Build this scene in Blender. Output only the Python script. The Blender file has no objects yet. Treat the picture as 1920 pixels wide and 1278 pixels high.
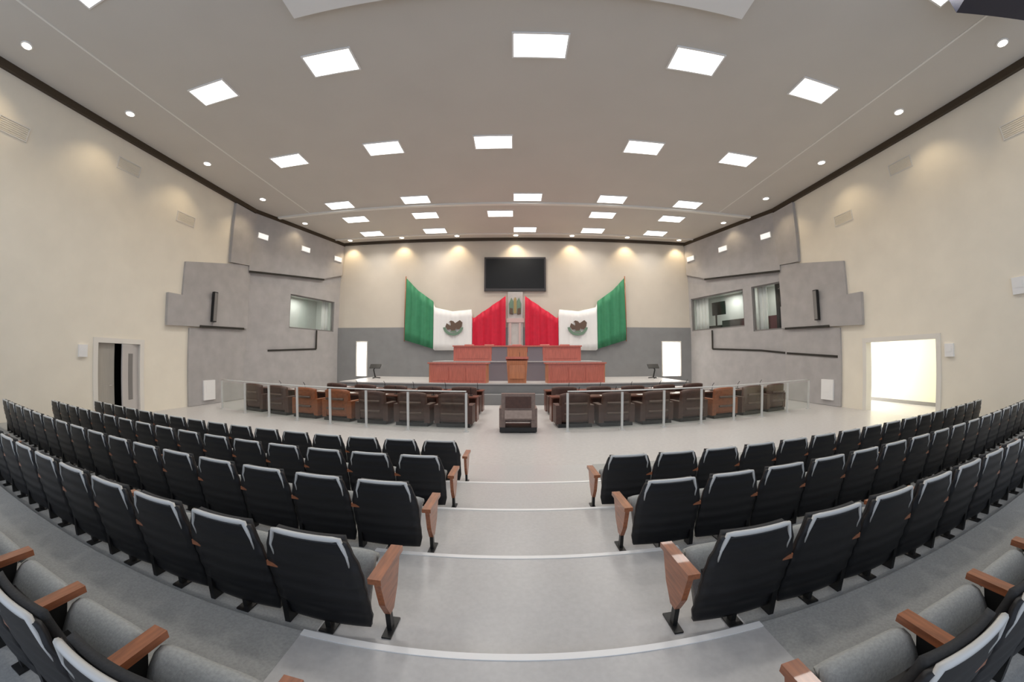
import bpy, bmesh, math, random
from mathutils import Vector, Matrix
random.seed(7)
S = bpy.context.scene
COL = S.collection
PI = math.pi
EYE = 2.03            # eye height above the chamber floor
def Z(z): return z + EYE
H = 7.0               # ceiling above the eye
CEIL = Z(H)
W = 12.53             # half width of the hall
KINK = 13.6           # where the side walls start to splay
ENDY, ENDX = 19.6, 10.64
CURVE = 0.0055        # gentle arc of the seat rows
RCURVE = 0.0125       # arc of the railing and the deputies' rows

# ------------------------------------------------------------------ materials
def mat(name, color, rough=0.6, metal=0.0, noise=0.0, scale=8.0, emit=None, strength=0.0, bump=0.0, spec=0.5, stretch=None, coat=0.0):
    m = bpy.data.materials.new(name); m.use_nodes = True
    nt = m.node_tree; b = nt.nodes['Principled BSDF']
    b.inputs['Base Color'].default_value = (*color, 1)
    b.inputs['Roughness'].default_value = rough
    b.inputs['Metallic'].default_value = metal
    b.inputs['Specular IOR Level'].default_value = spec
    b.inputs['Coat Weight'].default_value = coat
    if emit:
        b.inputs['Emission Color'].default_value = (*emit, 1)
        b.inputs['Emission Strength'].default_value = strength
    if noise or bump:
        tc = nt.nodes.new('ShaderNodeTexCoord'); mp = nt.nodes.new('ShaderNodeMapping')
        if stretch: mp.inputs['Scale'].default_value = stretch
        nz = nt.nodes.new('ShaderNodeTexNoise'); nz.inputs['Scale'].default_value = scale; nz.inputs['Detail'].default_value = 5
        nt.links.new(tc.outputs['Object'], mp.inputs[0]); nt.links.new(mp.outputs[0], nz.inputs['Vector'])
        if noise:
            rp = nt.nodes.new('ShaderNodeValToRGB')
            rp.color_ramp.elements[0].position = .3; rp.color_ramp.elements[1].position = .7
            rp.color_ramp.elements[0].color = (*[max(0, c*(1-noise)) for c in color], 1)
            rp.color_ramp.elements[1].color = (*[min(1, c*(1+noise)) for c in color], 1)
            nt.links.new(nz.outputs['Fac'], rp.inputs[0]); nt.links.new(rp.outputs[0], b.inputs['Base Color'])
        if bump:
            bp = nt.nodes.new('ShaderNodeBump'); bp.inputs['Strength'].default_value = bump; bp.inputs['Distance'].default_value = .01
            nt.links.new(nz.outputs['Fac'], bp.inputs['Height']); nt.links.new(bp.outputs[0], b.inputs['Normal'])
    return m

M = {
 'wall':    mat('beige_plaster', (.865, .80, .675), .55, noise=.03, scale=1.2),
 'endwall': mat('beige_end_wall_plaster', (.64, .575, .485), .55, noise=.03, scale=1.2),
 'clad':    mat('grey_stone_cladding', (.43, .41, .40), .5, noise=.08, scale=2.0),
 'wainscot':mat('grey_wainscot', (.25, .248, .245), .6, noise=.06, scale=2.0),
 'ceil':    mat('ceiling_board', (.64, .605, .555), .8, noise=.02, scale=.7),
 'joint':   mat('ceiling_joint', (.85, .83, .78), .6),
 'cornice': mat('dark_brown_cornice', (.055, .037, .02), .6),
 'aisle':   mat('pale_terrazzo', (.52, .51, .50), .28, noise=.05, scale=30),
 'carpet':  mat('grey_carpet', (.37, .37, .355), .9, noise=.12, scale=60, bump=.2),
 'nosing':  mat('white_nosing', (.88, .87, .85), .35),
 'chamber': mat('pale_chamber_floor', (.52, .50, .485), .35, noise=.06, scale=12),
 'frame':   mat('white_frame', (.80, .76, .69), .5),
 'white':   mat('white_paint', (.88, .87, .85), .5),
 'leafgrey':mat('grey_door_leaf', (.42, .39, .34), .5, noise=.05, scale=3, stretch=(6, 6, .5)),
 'leafpale':mat('pale_door_leaf', (.55, .52, .50), .4),
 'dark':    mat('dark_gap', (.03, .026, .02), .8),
 'shell':   mat('black_seat_shell', (.014, .014, .0155), .45, noise=.15, scale=20, stretch=(1, 1, 12), spec=.4),
 'cushion': mat('grey_seat_fabric', (.36, .37, .36), .85, noise=.12, scale=70, bump=.2),
 'darkfabric': mat('charcoal_back_fabric', (.03, .031, .033), .85, noise=.12, scale=70, bump=.2),
 'rail':    mat('pale_grey_trim', (.60, .60, .58), .3),
 'black':   mat('black_metal', (.012, .012, .012), .4),
 'wood':    mat('reddish_arm_wood', (.33, .11, .045), .3, noise=.3, scale=5, stretch=(8, 1, 8), coat=.35),
 'leather': mat('dark_brown_leather', (.075, .034, .024), .5, noise=.2, scale=14, bump=.3),
 'tan':     mat('orange_brown_leather', (.26, .075, .024), .5, noise=.2, scale=14, bump=.3),
  'padding': mat('brown_padding', (.12, .075, .058), .5, noise=.15, scale=14, bump=.3),
 'padlight': mat('light_taupe_padding', (.36, .28, .24), .5, noise=.1, scale=14, bump=.2),
 'taupe':   mat('taupe_leather', (.21, .15, .125), .4, noise=.15, scale=14, bump=.3),
 'deskwood':mat('dark_desk_wood', (.15, .055, .034), .32, noise=.3, scale=4, stretch=(1, 1, 7), coat=.2),
 'redwood': mat('red_podium_wood', (.58, .165, .115), .5, noise=.12, scale=3, stretch=(6, 6, 1), coat=.2),
 'orangewood': mat('orange_podium_wood', (.53, .20, .09), .5, noise=.12, scale=3, stretch=(6, 6, 1), coat=.2),
 'redfab':  mat('red_chair_leather', (.42, .10, .075), .45, noise=.15, scale=12, bump=.2),
 'greyinset': mat('grey_violet_panel', (.23, .20, .22), .5),
 'steel':   mat('brushed_steel', (.72, .70, .67), .3, metal=.85),
 'screen':  mat('dark_screen', (.014, .015, .016), .4, spec=.25),
 'bezel':   mat('dark_bezel', (.05, .045, .045), .4),
 'green':   mat('flag_green', (.045, .24, .115), .75, noise=.08, scale=4),
 'flagwhite': mat('flag_white', (.82, .81, .79), .8),
 'red':     mat('flag_red', (.60, .010, .04), .75, noise=.08, scale=4),
 'eagle':   mat('emblem_brown', (.13, .085, .06), .8),
 'wreath':  mat('emblem_green', (.16, .25, .18), .8),
 'stone':   mat('pale_stone', (.52, .49, .46), .5, noise=.08, scale=5),
 'pink':    mat('pinkish_stone', (.62, .45, .42), .5),
 'gold':    mat('old_gold', (.42, .30, .12), .4, metal=.5),
 'navy':    mat('navy_housing', (.008, .010, .03), .5),
 'cream':   mat('cream_wall', (.80, .77, .60), .6),
 'booth':   mat('booth_wall', (.52, .53, .50), .7),
 'maroon':  mat('maroon_cloth', (.10, .02, .03), .7),
 'grey':    mat('mid_grey_plastic', (.22, .21, .2), .5),
}
def emis(name, col, st):
    m = bpy.data.materials.new(name); m.use_nodes = True; nt = m.node_tree; nt.nodes.clear()
    e = nt.nodes.new('ShaderNodeEmission'); o = nt.nodes.new('ShaderNodeOutputMaterial')
    e.inputs[0].default_value = (*col, 1); e.inputs[1].default_value = st; nt.links.new(e.outputs[0], o.inputs[0]); return m
M['lamp'] = emis('panel_glow', (1, .97, .93), 4.5)
M['spot'] = emis('downlight_glow', (1, .90, .76), 10.0)
M['sconce'] = emis('wall_lamp_glow', (1, .94, .85), 1.1)
def glass(name, amount):
    m = bpy.data.materials.new(name); m.use_nodes = True; nt = m.node_tree; nt.nodes.clear()
    t = nt.nodes.new('ShaderNodeBsdfTransparent'); g = nt.nodes.new('ShaderNodeBsdfGlossy'); g.inputs['Roughness'].default_value = .05
    t.inputs[0].default_value = (.96, .98, .97, 1)
    mx = nt.nodes.new('ShaderNodeMixShader'); mx.inputs[0].default_value = amount
    o = nt.nodes.new('ShaderNodeOutputMaterial')
    nt.links.new(t.outputs[0], mx.inputs[1]); nt.links.new(g.outputs[0], mx.inputs[2]); nt.links.new(mx.outputs[0], o.inputs[0]); return m
M['glass'] = glass('clear_glass', .035)

# ------------------------------------------------------------------ mesh building
class MB:
    """collects shapes for ONE mesh object"""
    def __init__(s): s.bm = bmesh.new(); s.mats = []
    def mi(s, m):
        if m not in s.mats: s.mats.append(m)
        return s.mats.index(m)
    def face(s, pts, m=None, smooth=False):
        vs = [s.bm.verts.new(p) for p in pts]
        f = s.bm.faces.new(vs); f.material_index = s.mi(m) if m else 0; f.smooth = smooth; return f
    def hexa(s, c, m=None):
        """8 corners: bottom loop 0-3, top loop 4-7"""
        v = [s.bm.verts.new(p) for p in c]
        for q in ((3,2,1,0),(4,5,6,7),(0,1,5,4),(1,2,6,5),(2,3,7,6),(3,0,4,7)):
            f = s.bm.faces.new([v[i] for i in q]); f.material_index = s.mi(m) if m else 0
        return s
    def box(s, x0, x1, y0, y1, z0, z1, m=None):
        return s.hexa([(x0,y0,z0),(x1,y0,z0),(x1,y1,z0),(x0,y1,z0),(x0,y0,z1),(x1,y0,z1),(x1,y1,z1),(x0,y1,z1)], m)
    def prism(s, pts, off, m=None):
        """extrude polygon pts (3-D) by vector off"""
        off = Vector(off); a = [s.bm.verts.new(p) for p in pts]; b = [s.bm.verts.new(Vector(p)+off) for p in pts]
        k = s.mi(m) if m else 0; n = len(pts)
        f = s.bm.faces.new(list(reversed(a))); f.material_index = k
        f = s.bm.faces.new(b); f.material_index = k
        for i in range(n):
            f = s.bm.faces.new([a[i], a[(i+1)%n], b[(i+1)%n], b[i]]); f.material_index = k
        return s
    def tube(s, path, r, n=10, m=None):
        rings = []; k = s.mi(m) if m else 0
        P = [Vector(p) for p in path]
        for i, p in enumerate(P):
            d = (P[min(i+1, len(P)-1)] - P[max(i-1, 0)]).normalized()
            u = d.orthogonal().normalized() if i == 0 else (u - d*u.dot(d)).normalized()
            v = d.cross(u); rr = r[i] if isinstance(r, (list, tuple)) else r
            rings.append([s.bm.verts.new(p + (u*math.cos(2*PI*j/n) + v*math.sin(2*PI*j/n))*rr) for j in range(n)])
        for a, b in zip(rings, rings[1:]):
            for j in range(n):
                f = s.bm.faces.new([a[j], a[(j+1)%n], b[(j+1)%n], b[j]]); f.smooth = True; f.material_index = k
        f = s.bm.faces.new(list(reversed(rings[0]))); f.material_index = k
        f = s.bm.faces.new(rings[-1]); f.material_index = k
        return s
    def sheet(s, fn, nu, nv, th, m=None, m2=None):
        """thick sheet: fn(u,v)->(point, normal)"""
        k = s.mi(m) if m else 0; k2 = s.mi(m2) if m2 else k
        A = []; B = []
        for i in range(nu+1):
            ra, rb = [], []
            for j in range(nv+1):
                p, n = fn(i/nu, j/nv); p = Vector(p); n = Vector(n).normalized()
                ra.append(s.bm.verts.new(p)); rb.append(s.bm.verts.new(p + n*th))
            A.append(ra); B.append(rb)
        def q(a, b, c, d, kk):
            f = s.bm.faces.new([a, b, c, d]); f.smooth = True; f.material_index = kk
        for i in range(nu):
            for j in range(nv):
                q(A[i][j], A[i][j+1], A[i+1][j+1], A[i+1][j], k); q(B[i][j], B[i+1][j], B[i+1][j+1], B[i][j+1], k2)
        for i in range(nu):
            q(A[i][0], A[i+1][0], B[i+1][0], B[i][0], k); q(A[i][nv], B[i][nv], B[i+1][nv], A[i+1][nv], k)
        for j in range(nv):
            q(A[0][j], B[0][j], B[0][j+1], A[0][j+1], k); q(A[nu][j], A[nu][j+1], B[nu][j+1], B[nu][j], k)
        return s
    def mesh(s, name, m, bevel=0.0, seg=2):
        if bevel:
            es = [e for e in s.bm.edges if len(e.link_faces) == 2 and e.calc_face_angle(0) > .6]
            bmesh.ops.bevel(s.bm, geom=es, offset=bevel, segments=seg, affect='EDGES', profile=.5, clamp_overlap=True)
        bmesh.ops.recalc_face_normals(s.bm, faces=s.bm.faces)
        me = bpy.data.meshes.new(name); s.bm.to_mesh(me); s.bm.free()
        for mm in (s.mats or [m]): me.materials.append(M[mm])
        return me
    def build(s, name, m=None, parent=None, bevel=0.0, loc=None, rz=0.0, seg=2):
        o = bpy.data.objects.new(name, s.mesh(name, m, bevel, seg)); COL.objects.link(o)
        if parent: o.parent = parent
        if loc: o.location = loc
        if rz: o.rotation_euler = (0, 0, rz)
        return o
def tag(o, label, cat, group=None):
    o['label'] = label; o['category'] = cat
    if group: o['group'] = group
    return o
def empty(name, loc=(0,0,0), rz=0.0):
    o = bpy.data.objects.new(name, None); COL.objects.link(o); o.location = loc; o.rotation_euler = (0,0,rz); o.empty_display_size = .1; return o
def struct(name, mb, m=None, label=None, bevel=0.0):
    o = mb.build(name, m, bevel=bevel); o['kind'] = 'structure'
    if label: o['label'] = label
    return o
def copy_tree(o, parent=None):
    c = o.copy(); COL.objects.link(c); c.parent = parent
    for ch in KIDS.get(o.name, []): copy_tree(ch, c)
    return c
KIDS = {}
def remember(o):
    for ch in o.children_recursive: KIDS.setdefault(ch.parent.name, []).append(ch)
ORD = ['', 'first', 'second', 'third', 'fourth', 'fifth', 'sixth', 'seventh', 'eighth', 'ninth', 'tenth', 'eleventh', 'twelfth', 'thirteenth', 'fourteenth', 'fifteenth', 'sixteenth', 'seventeenth', 'eighteenth']

# ------------------------------------------------------------------ setting: floors, steps
STEP, PITCH, N0 = .1057, 1.204, 1.561
ZT = [4*STEP - STEP*i for i in range(5)]           # tier floors, the last is the chamber floor (0)
AL, AR = -1.22, 1.47
def edge(i, x): return N0 + PITCH*i + CURVE*x*x
XS = [-W] + [AL - (W+AL)*t/10 for t in range(9, -1, -1)][:-1] + [AL] + [AL + (AR-AL)*t/6 for t in range(1, 7)] + [AR + (W-AR)*t/10 for t in range(1, 11)]
XS = sorted(set(round(x, 4) for x in XS))
fl = MB()
def strip(y0f, y1f, z, mats):
    for a, b in zip(XS, XS[1:]):
        mid = (a+b)/2; m = mats[1] if AL < mid < AR else mats[0]
        fl.face([(a, y0f(a), z), (b, y0f(b), z), (b, y1f(b), z), (a, y1f(a), z)], m)
def riser(yf, z0, z1, mats):
    for a, b in zip(XS, XS[1:]):
        mid = (a+b)/2; m = mats[1] if AL < mid < AR else mats[0]
        fl.face([(a, yf(a), z1), (b, yf(b), z1), (b, yf(b), z0), (a, yf(a), z0)], m)
CA = ('carpet', 'aisle')
strip(lambda x: -4.0, lambda x: edge(0, x), ZT[0], CA)
for i in range(4):
    e0 = (lambda i: lambda x: edge(i, x))(i)
    riser(e0, ZT[i+1], ZT[i], CA)
    if i < 3: strip(e0, (lambda i: lambda x: edge(i+1, x))(i), ZT[i+1], CA)
strip(lambda x: edge(3, x), lambda x: 6.35 + CURVE*x*x, 0.0, CA)
strip(lambda x: 6.35 + CURVE*x*x, lambda x: 20.2, 0.0, ('chamber', 'chamber'))
struct('floor', fl, label='pale floor and grey carpeted tiers of the hall')
for i in range(4):
    nb = MB()
    for k in range(6):
        a, b = AL + (AR-AL)*k/6, AL + (AR-AL)*(k+1)/6
        z = ZT[i]
        nb.hexa([(a, edge(i, a)-.035, z-.03), (b, edge(i, b)-.035, z-.03), (b, edge(i, b)+.012, z-.03), (a, edge(i, a)+.012, z-.03),
                 (a, edge(i, a)-.035, z+.006), (b, edge(i, b)-.035, z+.006), (b, edge(i, b)+.012, z+.006), (a, edge(i, a)+.012, z+.006)])
    o = struct('trim_%d' % (i+1), nb, 'nosing', 'bright white nosing strip on the aisle step edge')

# ceiling
c = MB(); c.box(-W-.3, W+.3, -4.0, 20.4, CEIL, CEIL+.2)
struct('ceiling', c, 'ceil')
def splay_x(y): return W if y <= KINK else W - (W-ENDX)*(y-KINK)/(ENDY-KINK)
T = 5
for s in (-1, 1):                        # dark cornice along both side walls
    nb = MB(); z0, z1, d = CEIL-.20, CEIL-.001, .14
    P = [(-4.0, W), (KINK, W), (ENDY, ENDX)]
    for (y0, xa), (y1, xb) in zip(P, P[1:]):
        nb.hexa([(s*(xa-d), y0, z0), (s*(xb-d), y1, z0), (s*(xb-.002), y1, z0), (s*(xa-.002), y0, z0), (s*(xa-d), y0, z1), (s*(xb-d), y1, z1), (s*(xb-.002), y1, z1), (s*(xa-.002), y0, z1)])
    struct('trim_%d' % T, nb, 'cornice', 'dark brown cornice line along the %s wall top' % ('left' if s < 0 else 'right')); T += 1
    nb = MB(); nb.box(s*10.05-.03, s*10.05+.03, -4, 14.7, CEIL-.012, CEIL-.0005)
    struct('trim_%d' % T, nb, 'joint', 'thin pale ceiling joint on the %s side' % ('left' if s < 0 else 'right')); T += 1
nb = MB(); nb.box(-ENDX-1.3, ENDX+1.3, 14.72, 14.9, CEIL-.09, CEIL-.0005); struct('trim_%d' % T, nb, 'joint', 'pale cross joint of the ceiling above the deputies'); T += 1
nb = MB(); nb.box(-ENDX-.1, ENDX+.1, 18.72, 18.84, CEIL-.05, CEIL-.0005); struct('trim_%d' % T, nb, 'joint', 'pale ceiling strip in front of the end wall'); T += 1
nb = MB(); nb.box(-ENDX+.05, ENDX-.05, ENDY-.10, ENDY-.002, CEIL-.16, CEIL-.001); struct('trim_%d' % T, nb, 'cornice', 'dark cornice line above the end wall'); T += 1

# walls
def wall_grid(us, zs, holes, place, th, m):
    """wall made of blocks on a u/z grid, leaving holes (u0,u1,z0,z1)"""
    b = MB()
    for ua, ub in zip(us, us[1:]):
        za = None
        for z0, z1 in zip(zs, zs[1:]):
            um, zm = (ua+ub)/2, (z0+z1)/2
            if any(h[0] < um < h[1] and h[2] < zm < h[3] for h in holes): continue
            p = [place(ua, 0), place(ub, 0), place(ub, th), place(ua, th)]
            b.hexa([(q[0], q[1], z0) for q in p] + [(q[0], q[1], z1) for q in p], m)
    return b
LD = (6.76, 8.35, 0.0, Z(.30))           # left double door
RD = (6.62, 9.32, 0.0, Z(.40))           # right wide doorway
# straight side walls
struct('wall_left', wall_grid([-4, LD[0], LD[1], KINK], [0, LD[3], CEIL], [LD], lambda u, t: (-W-t, u), .25, 'wall'), label='beige left side wall')
struct('wall_right', wall_grid([-4, RD[0], RD[1], KINK], [0, RD[3], CEIL], [RD], lambda u, t: (W+t, u), .25, 'wall'), label='beige right side wall')
# splayed stage walls with gallery windows
def splay(s):
    dx, dy = -(W-ENDX), ENDY-KINK; L = math.hypot(dx, dy); ux, uy = dx/L, dy/L
    # outward normal
    nx, ny = uy, -ux
    return (lambda u, t: (s*(W + ux*u + nx*t), KINK + uy*u + ny*t)), L
PL, L = splay(-1); PR, _ = splay(1)
def uy(y): return (y-KINK)/(ENDY-KINK)*L
WL = [(uy(16.15), uy(19.2), Z(1.45), Z(3.25))]
WR = [(uy(13.72), uy(15.35), Z(1.2), Z(3.45)), (uy(15.85), uy(19.45), Z(1.5), Z(3.45))]
struct('wall_left', wall_grid([0, WL[0][0], WL[0][1], L], [0, WL[0][2], WL[0][3], CEIL], WL, PL, .3, 'clad'), label='grey splayed wall left of the stage')
struct('wall_right', wall_grid(sorted([0, L]+[h[k] for h in WR for k in (0,1)]), sorted({0, CEIL, *[h[k] for h in WR for k in (2,3)]}), WR, PR, .3, 'clad'), label='grey splayed wall right of the stage')
# end wall: beige above, grey wainscot below, with two bright side doorways
ED = [(-9.36, -8.72, Z(-1.16), Z(.87)), (8.76, 9.93, Z(-1.16), Z(.87))]
us = sorted([-ENDX-.3, ENDX+.3] + [e[k] for e in ED for k in (0,1)])
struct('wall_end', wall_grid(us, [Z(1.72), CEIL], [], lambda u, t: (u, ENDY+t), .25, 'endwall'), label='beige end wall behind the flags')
struct('wall_end', wall_grid(us, [0, Z(-1.16), Z(.87), Z(1.72)], ED, lambda u, t: (u, ENDY-.06+t), .31, 'wainscot'), label='grey lower part of the end wall')

# cladding blocks on the straight part of both side walls, next to the stage
h = 7.0
def clad(s, pts, th):
    b = MB(); b.prism([(s*(W-.001), y, Z(z)) for y, z in pts], (-s*th, 0, 0)); return b
BL = [('upper', [(12.2, 6.75), (13.75, 6.75), (13.75, 4.2), (12.9, 4.1), (12.35, 4.05)], .16),
      ('middle', [(9.98, 3.5), (12.9, 4.08), (13.75, 4.18), (13.75, 2.25), (10.0, 2.2)], .10),
      ('narrow', [(9.3, 2.2), (13.75, 2.24), (13.75, 1.22), (9.35, 1.02)], .15),
      ('lower', [(10.45, 1.0), (13.75, 1.21), (13.75, -2.02), (10.45, -2.02)], .08)]
for s, nm in ((-1, 'left'), (1, 'right')):
    for n, pts, th in BL:
        struct('trim_%d' % T, clad(s, pts, th), 'clad', '%s grey stone block of the %s wall cladding' % (n, nm)); T += 1
# projecting upper slabs on the splay
for s, P, nm in ((-1, PL, 'left'), (1, PR, 'right')):
    b = MB(); pts = []
    for u, z in ((.02, CEIL-.21), (L-.02, CEIL-.21), (L-.02, Z(4.95)), (uy(18.2), Z(4.45)), (.02, Z(3.95))):
        x, y = P(u, 0); pts.append((x, y, z))
    n = Vector((P(0, -.14)[0]-P(0, 0)[0], P(0, -.14)[1]-P(0, 0)[1], 0))
    b.prism(pts, n); struct('trim_%d' % T, b, 'clad', 'upper grey slab on the splayed wall %s of the stage' % nm); T += 1
    b = MB(); pts = []
    for u, z in ((.02, 0.005), (uy(17.9), 0.005), (uy(17.9), Z(.40)), (uy(14.9), Z(.24)), (.02, Z(.1))):
        x, y = P(u, 0); pts.append((x, y, z))
    n = Vector((P(0, -.07)[0]-P(0, 0)[0], P(0, -.07)[1]-P(0, 0)[1], 0))
    b.prism(pts, n); struct('trim_%d' % T, b, 'clad', 'lower grey slab on the splayed wall %s of the stage' % nm); T += 1

# gallery windows: boxed booths behind the splayed walls
def booth(P, hole, depth, m):
    u0, u1, z0, z1 = hole; b = MB()
    def q(u, t, z): x, y = P(u, t); return (x, y, z)
    a0, a1 = .3, .3+depth; e = .25
    U0, U1, Z0, Z1 = u0-e, u1+e, z0-.2, z1+.2
    b.face([q(U0,a1,Z0), q(U1,a1,Z0), q(U1,a1,Z1), q(U0,a1,Z1)], m)
    b.face([q(U0,a0,Z0), q(U0,a1,Z0), q(U0,a1,Z1), q(U0,a0,Z1)], m)
    b.face([q(U1,a0,Z0), q(U1,a1,Z0), q(U1,a1,Z1), q(U1,a0,Z1)], m)
    b.face([q(U0,a0,Z0), q(U1,a0,Z0), q(U1,a1,Z0), q(U0,a1,Z0)], m)
    b.face([q(U0,a0,Z1), q(U1,a0,Z1), q(U1,a1,Z1), q(U0,a1,Z1)], m)
    return b
def window(n, P, hole, label):
    u0, u1, z0, z1 = hole; t0, t1 = .06, .12; fw = .07
    b = MB()
    for (a, c_, d, e) in ((u0, u1, z0, z0+fw), (u0, u1, z1-fw, z1), (u0, u0+fw, z0+fw, z1-fw), (u1-fw, u1, z0+fw, z1-fw)):
        p = [P(a, t0), P(c_, t0), P(c_, t1), P(a, t1)]
        b.hexa([(x, y, d) for x, y in p] + [(x, y, e) for x, y in p])
    o = struct('window_%d' % n, b, 'grey', label)
    g = MB(); p = [P(u0+fw, .085), P(u1-fw, .085), P(u1-fw, .095), P(u0+fw, .095)]
    g.hexa([(x, y, z0+fw) for x, y in p] + [(x, y, z1-fw) for x, y in p]); g.build('pane', 'glass', o)
window(1, PL, WL[0], 'gallery window in the grey wall left of the stage')
window(2, PR, WR[0], 'gallery window with a maroon settee in the right grey wall')
window(3, PR, WR[1], 'wide gallery window nearest the end wall on the right')
for nm, P, hs in (('wall_left', PL, WL), ('wall_right', PR, WR)):
    for hh in hs: struct(nm, booth(P, hh, 1.6, 'booth'), label='inner walls of the gallery booth')
def pbox(P, u0, u1, t0, t1, z0, z1):
    b = MB(); p = [P(u0, t0), P(u1, t0), P(u1, t1), P(u0, t1)]
    return b.hexa([(x, y, z0) for x, y in p] + [(x, y, z1) for x, y in p])
# booth contents
def hang(P, u0, u1, t, z0, z1, m, name, label, cat):
    def f(u, v):
        uu = u0+(u1-u0)*u; tt = t+.035*math.sin(u*(u1-u0)*26); x, y = P(uu, tt); a = P(uu, tt-.1)
        return (x, y, z0+(z1-z0)*v), (a[0]-x, a[1]-y, 0)
    o = MB().sheet(f, 40, 3, .012).build(name, m); tag(o, label, cat)
hang(PL, uy(18.62), uy(19.12), .42, Z(1.3), Z(3.35), 'white', 'curtain', 'white curtain at the stage end of the left gallery window', 'curtain')
hang(PR, uy(18.5), uy(19.4), .42, Z(1.4), Z(3.6), 'white', 'curtain', 'white curtain at the end-wall side of the right gallery', 'curtain')
hang(PR, uy(14.75), uy(15.3), .42, Z(1.05), Z(3.6), 'white', 'curtain', 'white curtain in the near right gallery window', 'curtain')
hang(PR, uy(13.75), uy(14.3), .42, Z(1.05), Z(3.6), 'darkfabric', 'curtain', 'dark grey curtain at the near edge of the right gallery window', 'curtain')
tag(pbox(PR, uy(13.8), uy(14.95), .5, 1.0, Z(1.05), Z(1.95)).build('settee', 'maroon', bevel=.05), 'dark maroon settee behind the near right gallery window', 'settee')
o = empty('equipment_desk'); tag(o, 'dark equipment desk with monitor behind the wide right gallery window', 'desk')
pbox(PR, uy(16.2), uy(17.65), .5, 1.0, Z(1.3), Z(1.98)).build('desk_body', 'bezel', o, bevel=.02)
pbox(PR, uy(17.5), uy(18.4), .6, .68, Z(2.35), Z(3.1)).build('monitor', 'screen', o, bevel=.01)
pbox(PR, uy(18.1), uy(18.2), .62, .66, Z(1.3), Z(2.36)).build('monitor_stand', 'black', o)
pbox(PR, uy(17.7), uy(18.6), .5, 1.0, Z(1.3), Z(1.75)).build('side_cabinet', 'black', o, bevel=.02)

def area(name, loc, rot, sx, sy, power, col):
    l = bpy.data.lights.new(name, 'AREA'); l.shape = 'RECTANGLE'; l.size = sx; l.size_y = sy; l.energy = power; l.color = col
    o = bpy.data.objects.new(name, l); COL.objects.link(o); o.location = loc; o.rotation_euler = rot; return o
for P, hh, pw in ((PL, WL[0], 34), (PR, WR[0], 30), (PR, WR[1], 42)):
    x, y = P((hh[0]+hh[1])/2, 1.1); area('booth_fill', (x, y, hh[3]+.12), (0, 0, 0), .6, .6, pw, (1, .99, .95))  # unseen fill lights added to brighten the booth interiors
# reveals between the stone blocks, their shadow lines painted as dark strips
def shade_reveal(s, P, pts, t, label):
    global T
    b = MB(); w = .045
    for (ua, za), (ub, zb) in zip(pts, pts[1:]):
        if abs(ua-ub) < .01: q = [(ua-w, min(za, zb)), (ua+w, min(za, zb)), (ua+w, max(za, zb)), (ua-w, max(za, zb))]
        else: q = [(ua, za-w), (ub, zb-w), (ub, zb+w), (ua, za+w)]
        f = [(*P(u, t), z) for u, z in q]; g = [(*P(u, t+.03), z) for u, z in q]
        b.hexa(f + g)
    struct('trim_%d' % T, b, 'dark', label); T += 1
def straight(s): return lambda u, t: (s*(W+t), u)
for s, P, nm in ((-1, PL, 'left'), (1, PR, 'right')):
    shade_reveal(s, P, [(.05, Z(3.90)), (uy(18.2), Z(4.40))], -.165, 'joint with painted shade under the upper grey slab on the %s splay' % nm)
    shade_reveal(s, P, [(uy(14.9), Z(.24)), (uy(17.9), Z(.40)), (uy(17.9), Z(1.45))], -.095, 'stepped joint with painted shade low on the %s splay' % nm)
    shade_reveal(s, straight(s), [(10.9, 1.10+EYE), (13.5, 1.20+EYE)], -.18, 'joint with painted shade under the narrow block of the %s wall' % nm)
shade_reveal(1, PR, [(.05, Z(.1)), (uy(14.9), Z(.24))], -.095, 'joint with painted shade running on along the right splay')
shade_reveal(1, straight(1), [(10.6, Z(-.1)), (13.5, Z(.08))], -.11, 'joint with painted shade across the lower block of the right wall')
# doorways ---------------------------------------------------------------
def door_frame(n, s, D, label, fw=.14):
    y0, y1, z0, z1 = D; b = MB()
    xa, xb = s*(W-.04), s*(W+.27)
    x0, x1 = min(xa, xb), max(xa, xb)
    b.box(x0, x1, y0-fw, y0+.02, 0, z1+fw); b.box(x0, x1, y1-.02, y1+fw, 0, z1+fw); b.box(x0, x1, y0+.02, y1-.02, z1-.02, z1+fw)
    return struct('door_%d' % n, b, 'frame', label, bevel=.012)
d1 = door_frame(1, -1, LD, 'pale framed double door in the left wall, one leaf ajar')
lf = MB(); lf.box(-W-.13, -W-.08, LD[0]+.03, 7.42, 0.01, LD[3]-.03); o = lf.build('door_leaf', 'leafgrey', d1, bevel=.006); o['label'] = 'grey beige closed leaf'
hd = MB(); hd.tube([(-W-.08, 7.34, 1.0), (-W-.02, 7.34, 1.0), (-W-.02, 7.22, 1.0)], .012); hd.build('handle', 'steel', o)
lf = MB(); lf.box(-.025, .025, 0, .78, 0.01, LD[3]-.03); o = lf.build('door_leaf', 'leafpale', d1, bevel=.006, loc=(-W-.10, 8.32, 0), rz=PI+.30); o['label'] = 'pale leaf standing ajar'
hd = MB(); hd.box(-.03, .03, .28, .50, .5, 2.0); hd.build('vision_strip', 'grey', o)
d2 = door_frame(2, 1, RD, 'white framed open doorway to a bright corridor in the right wall')
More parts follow.
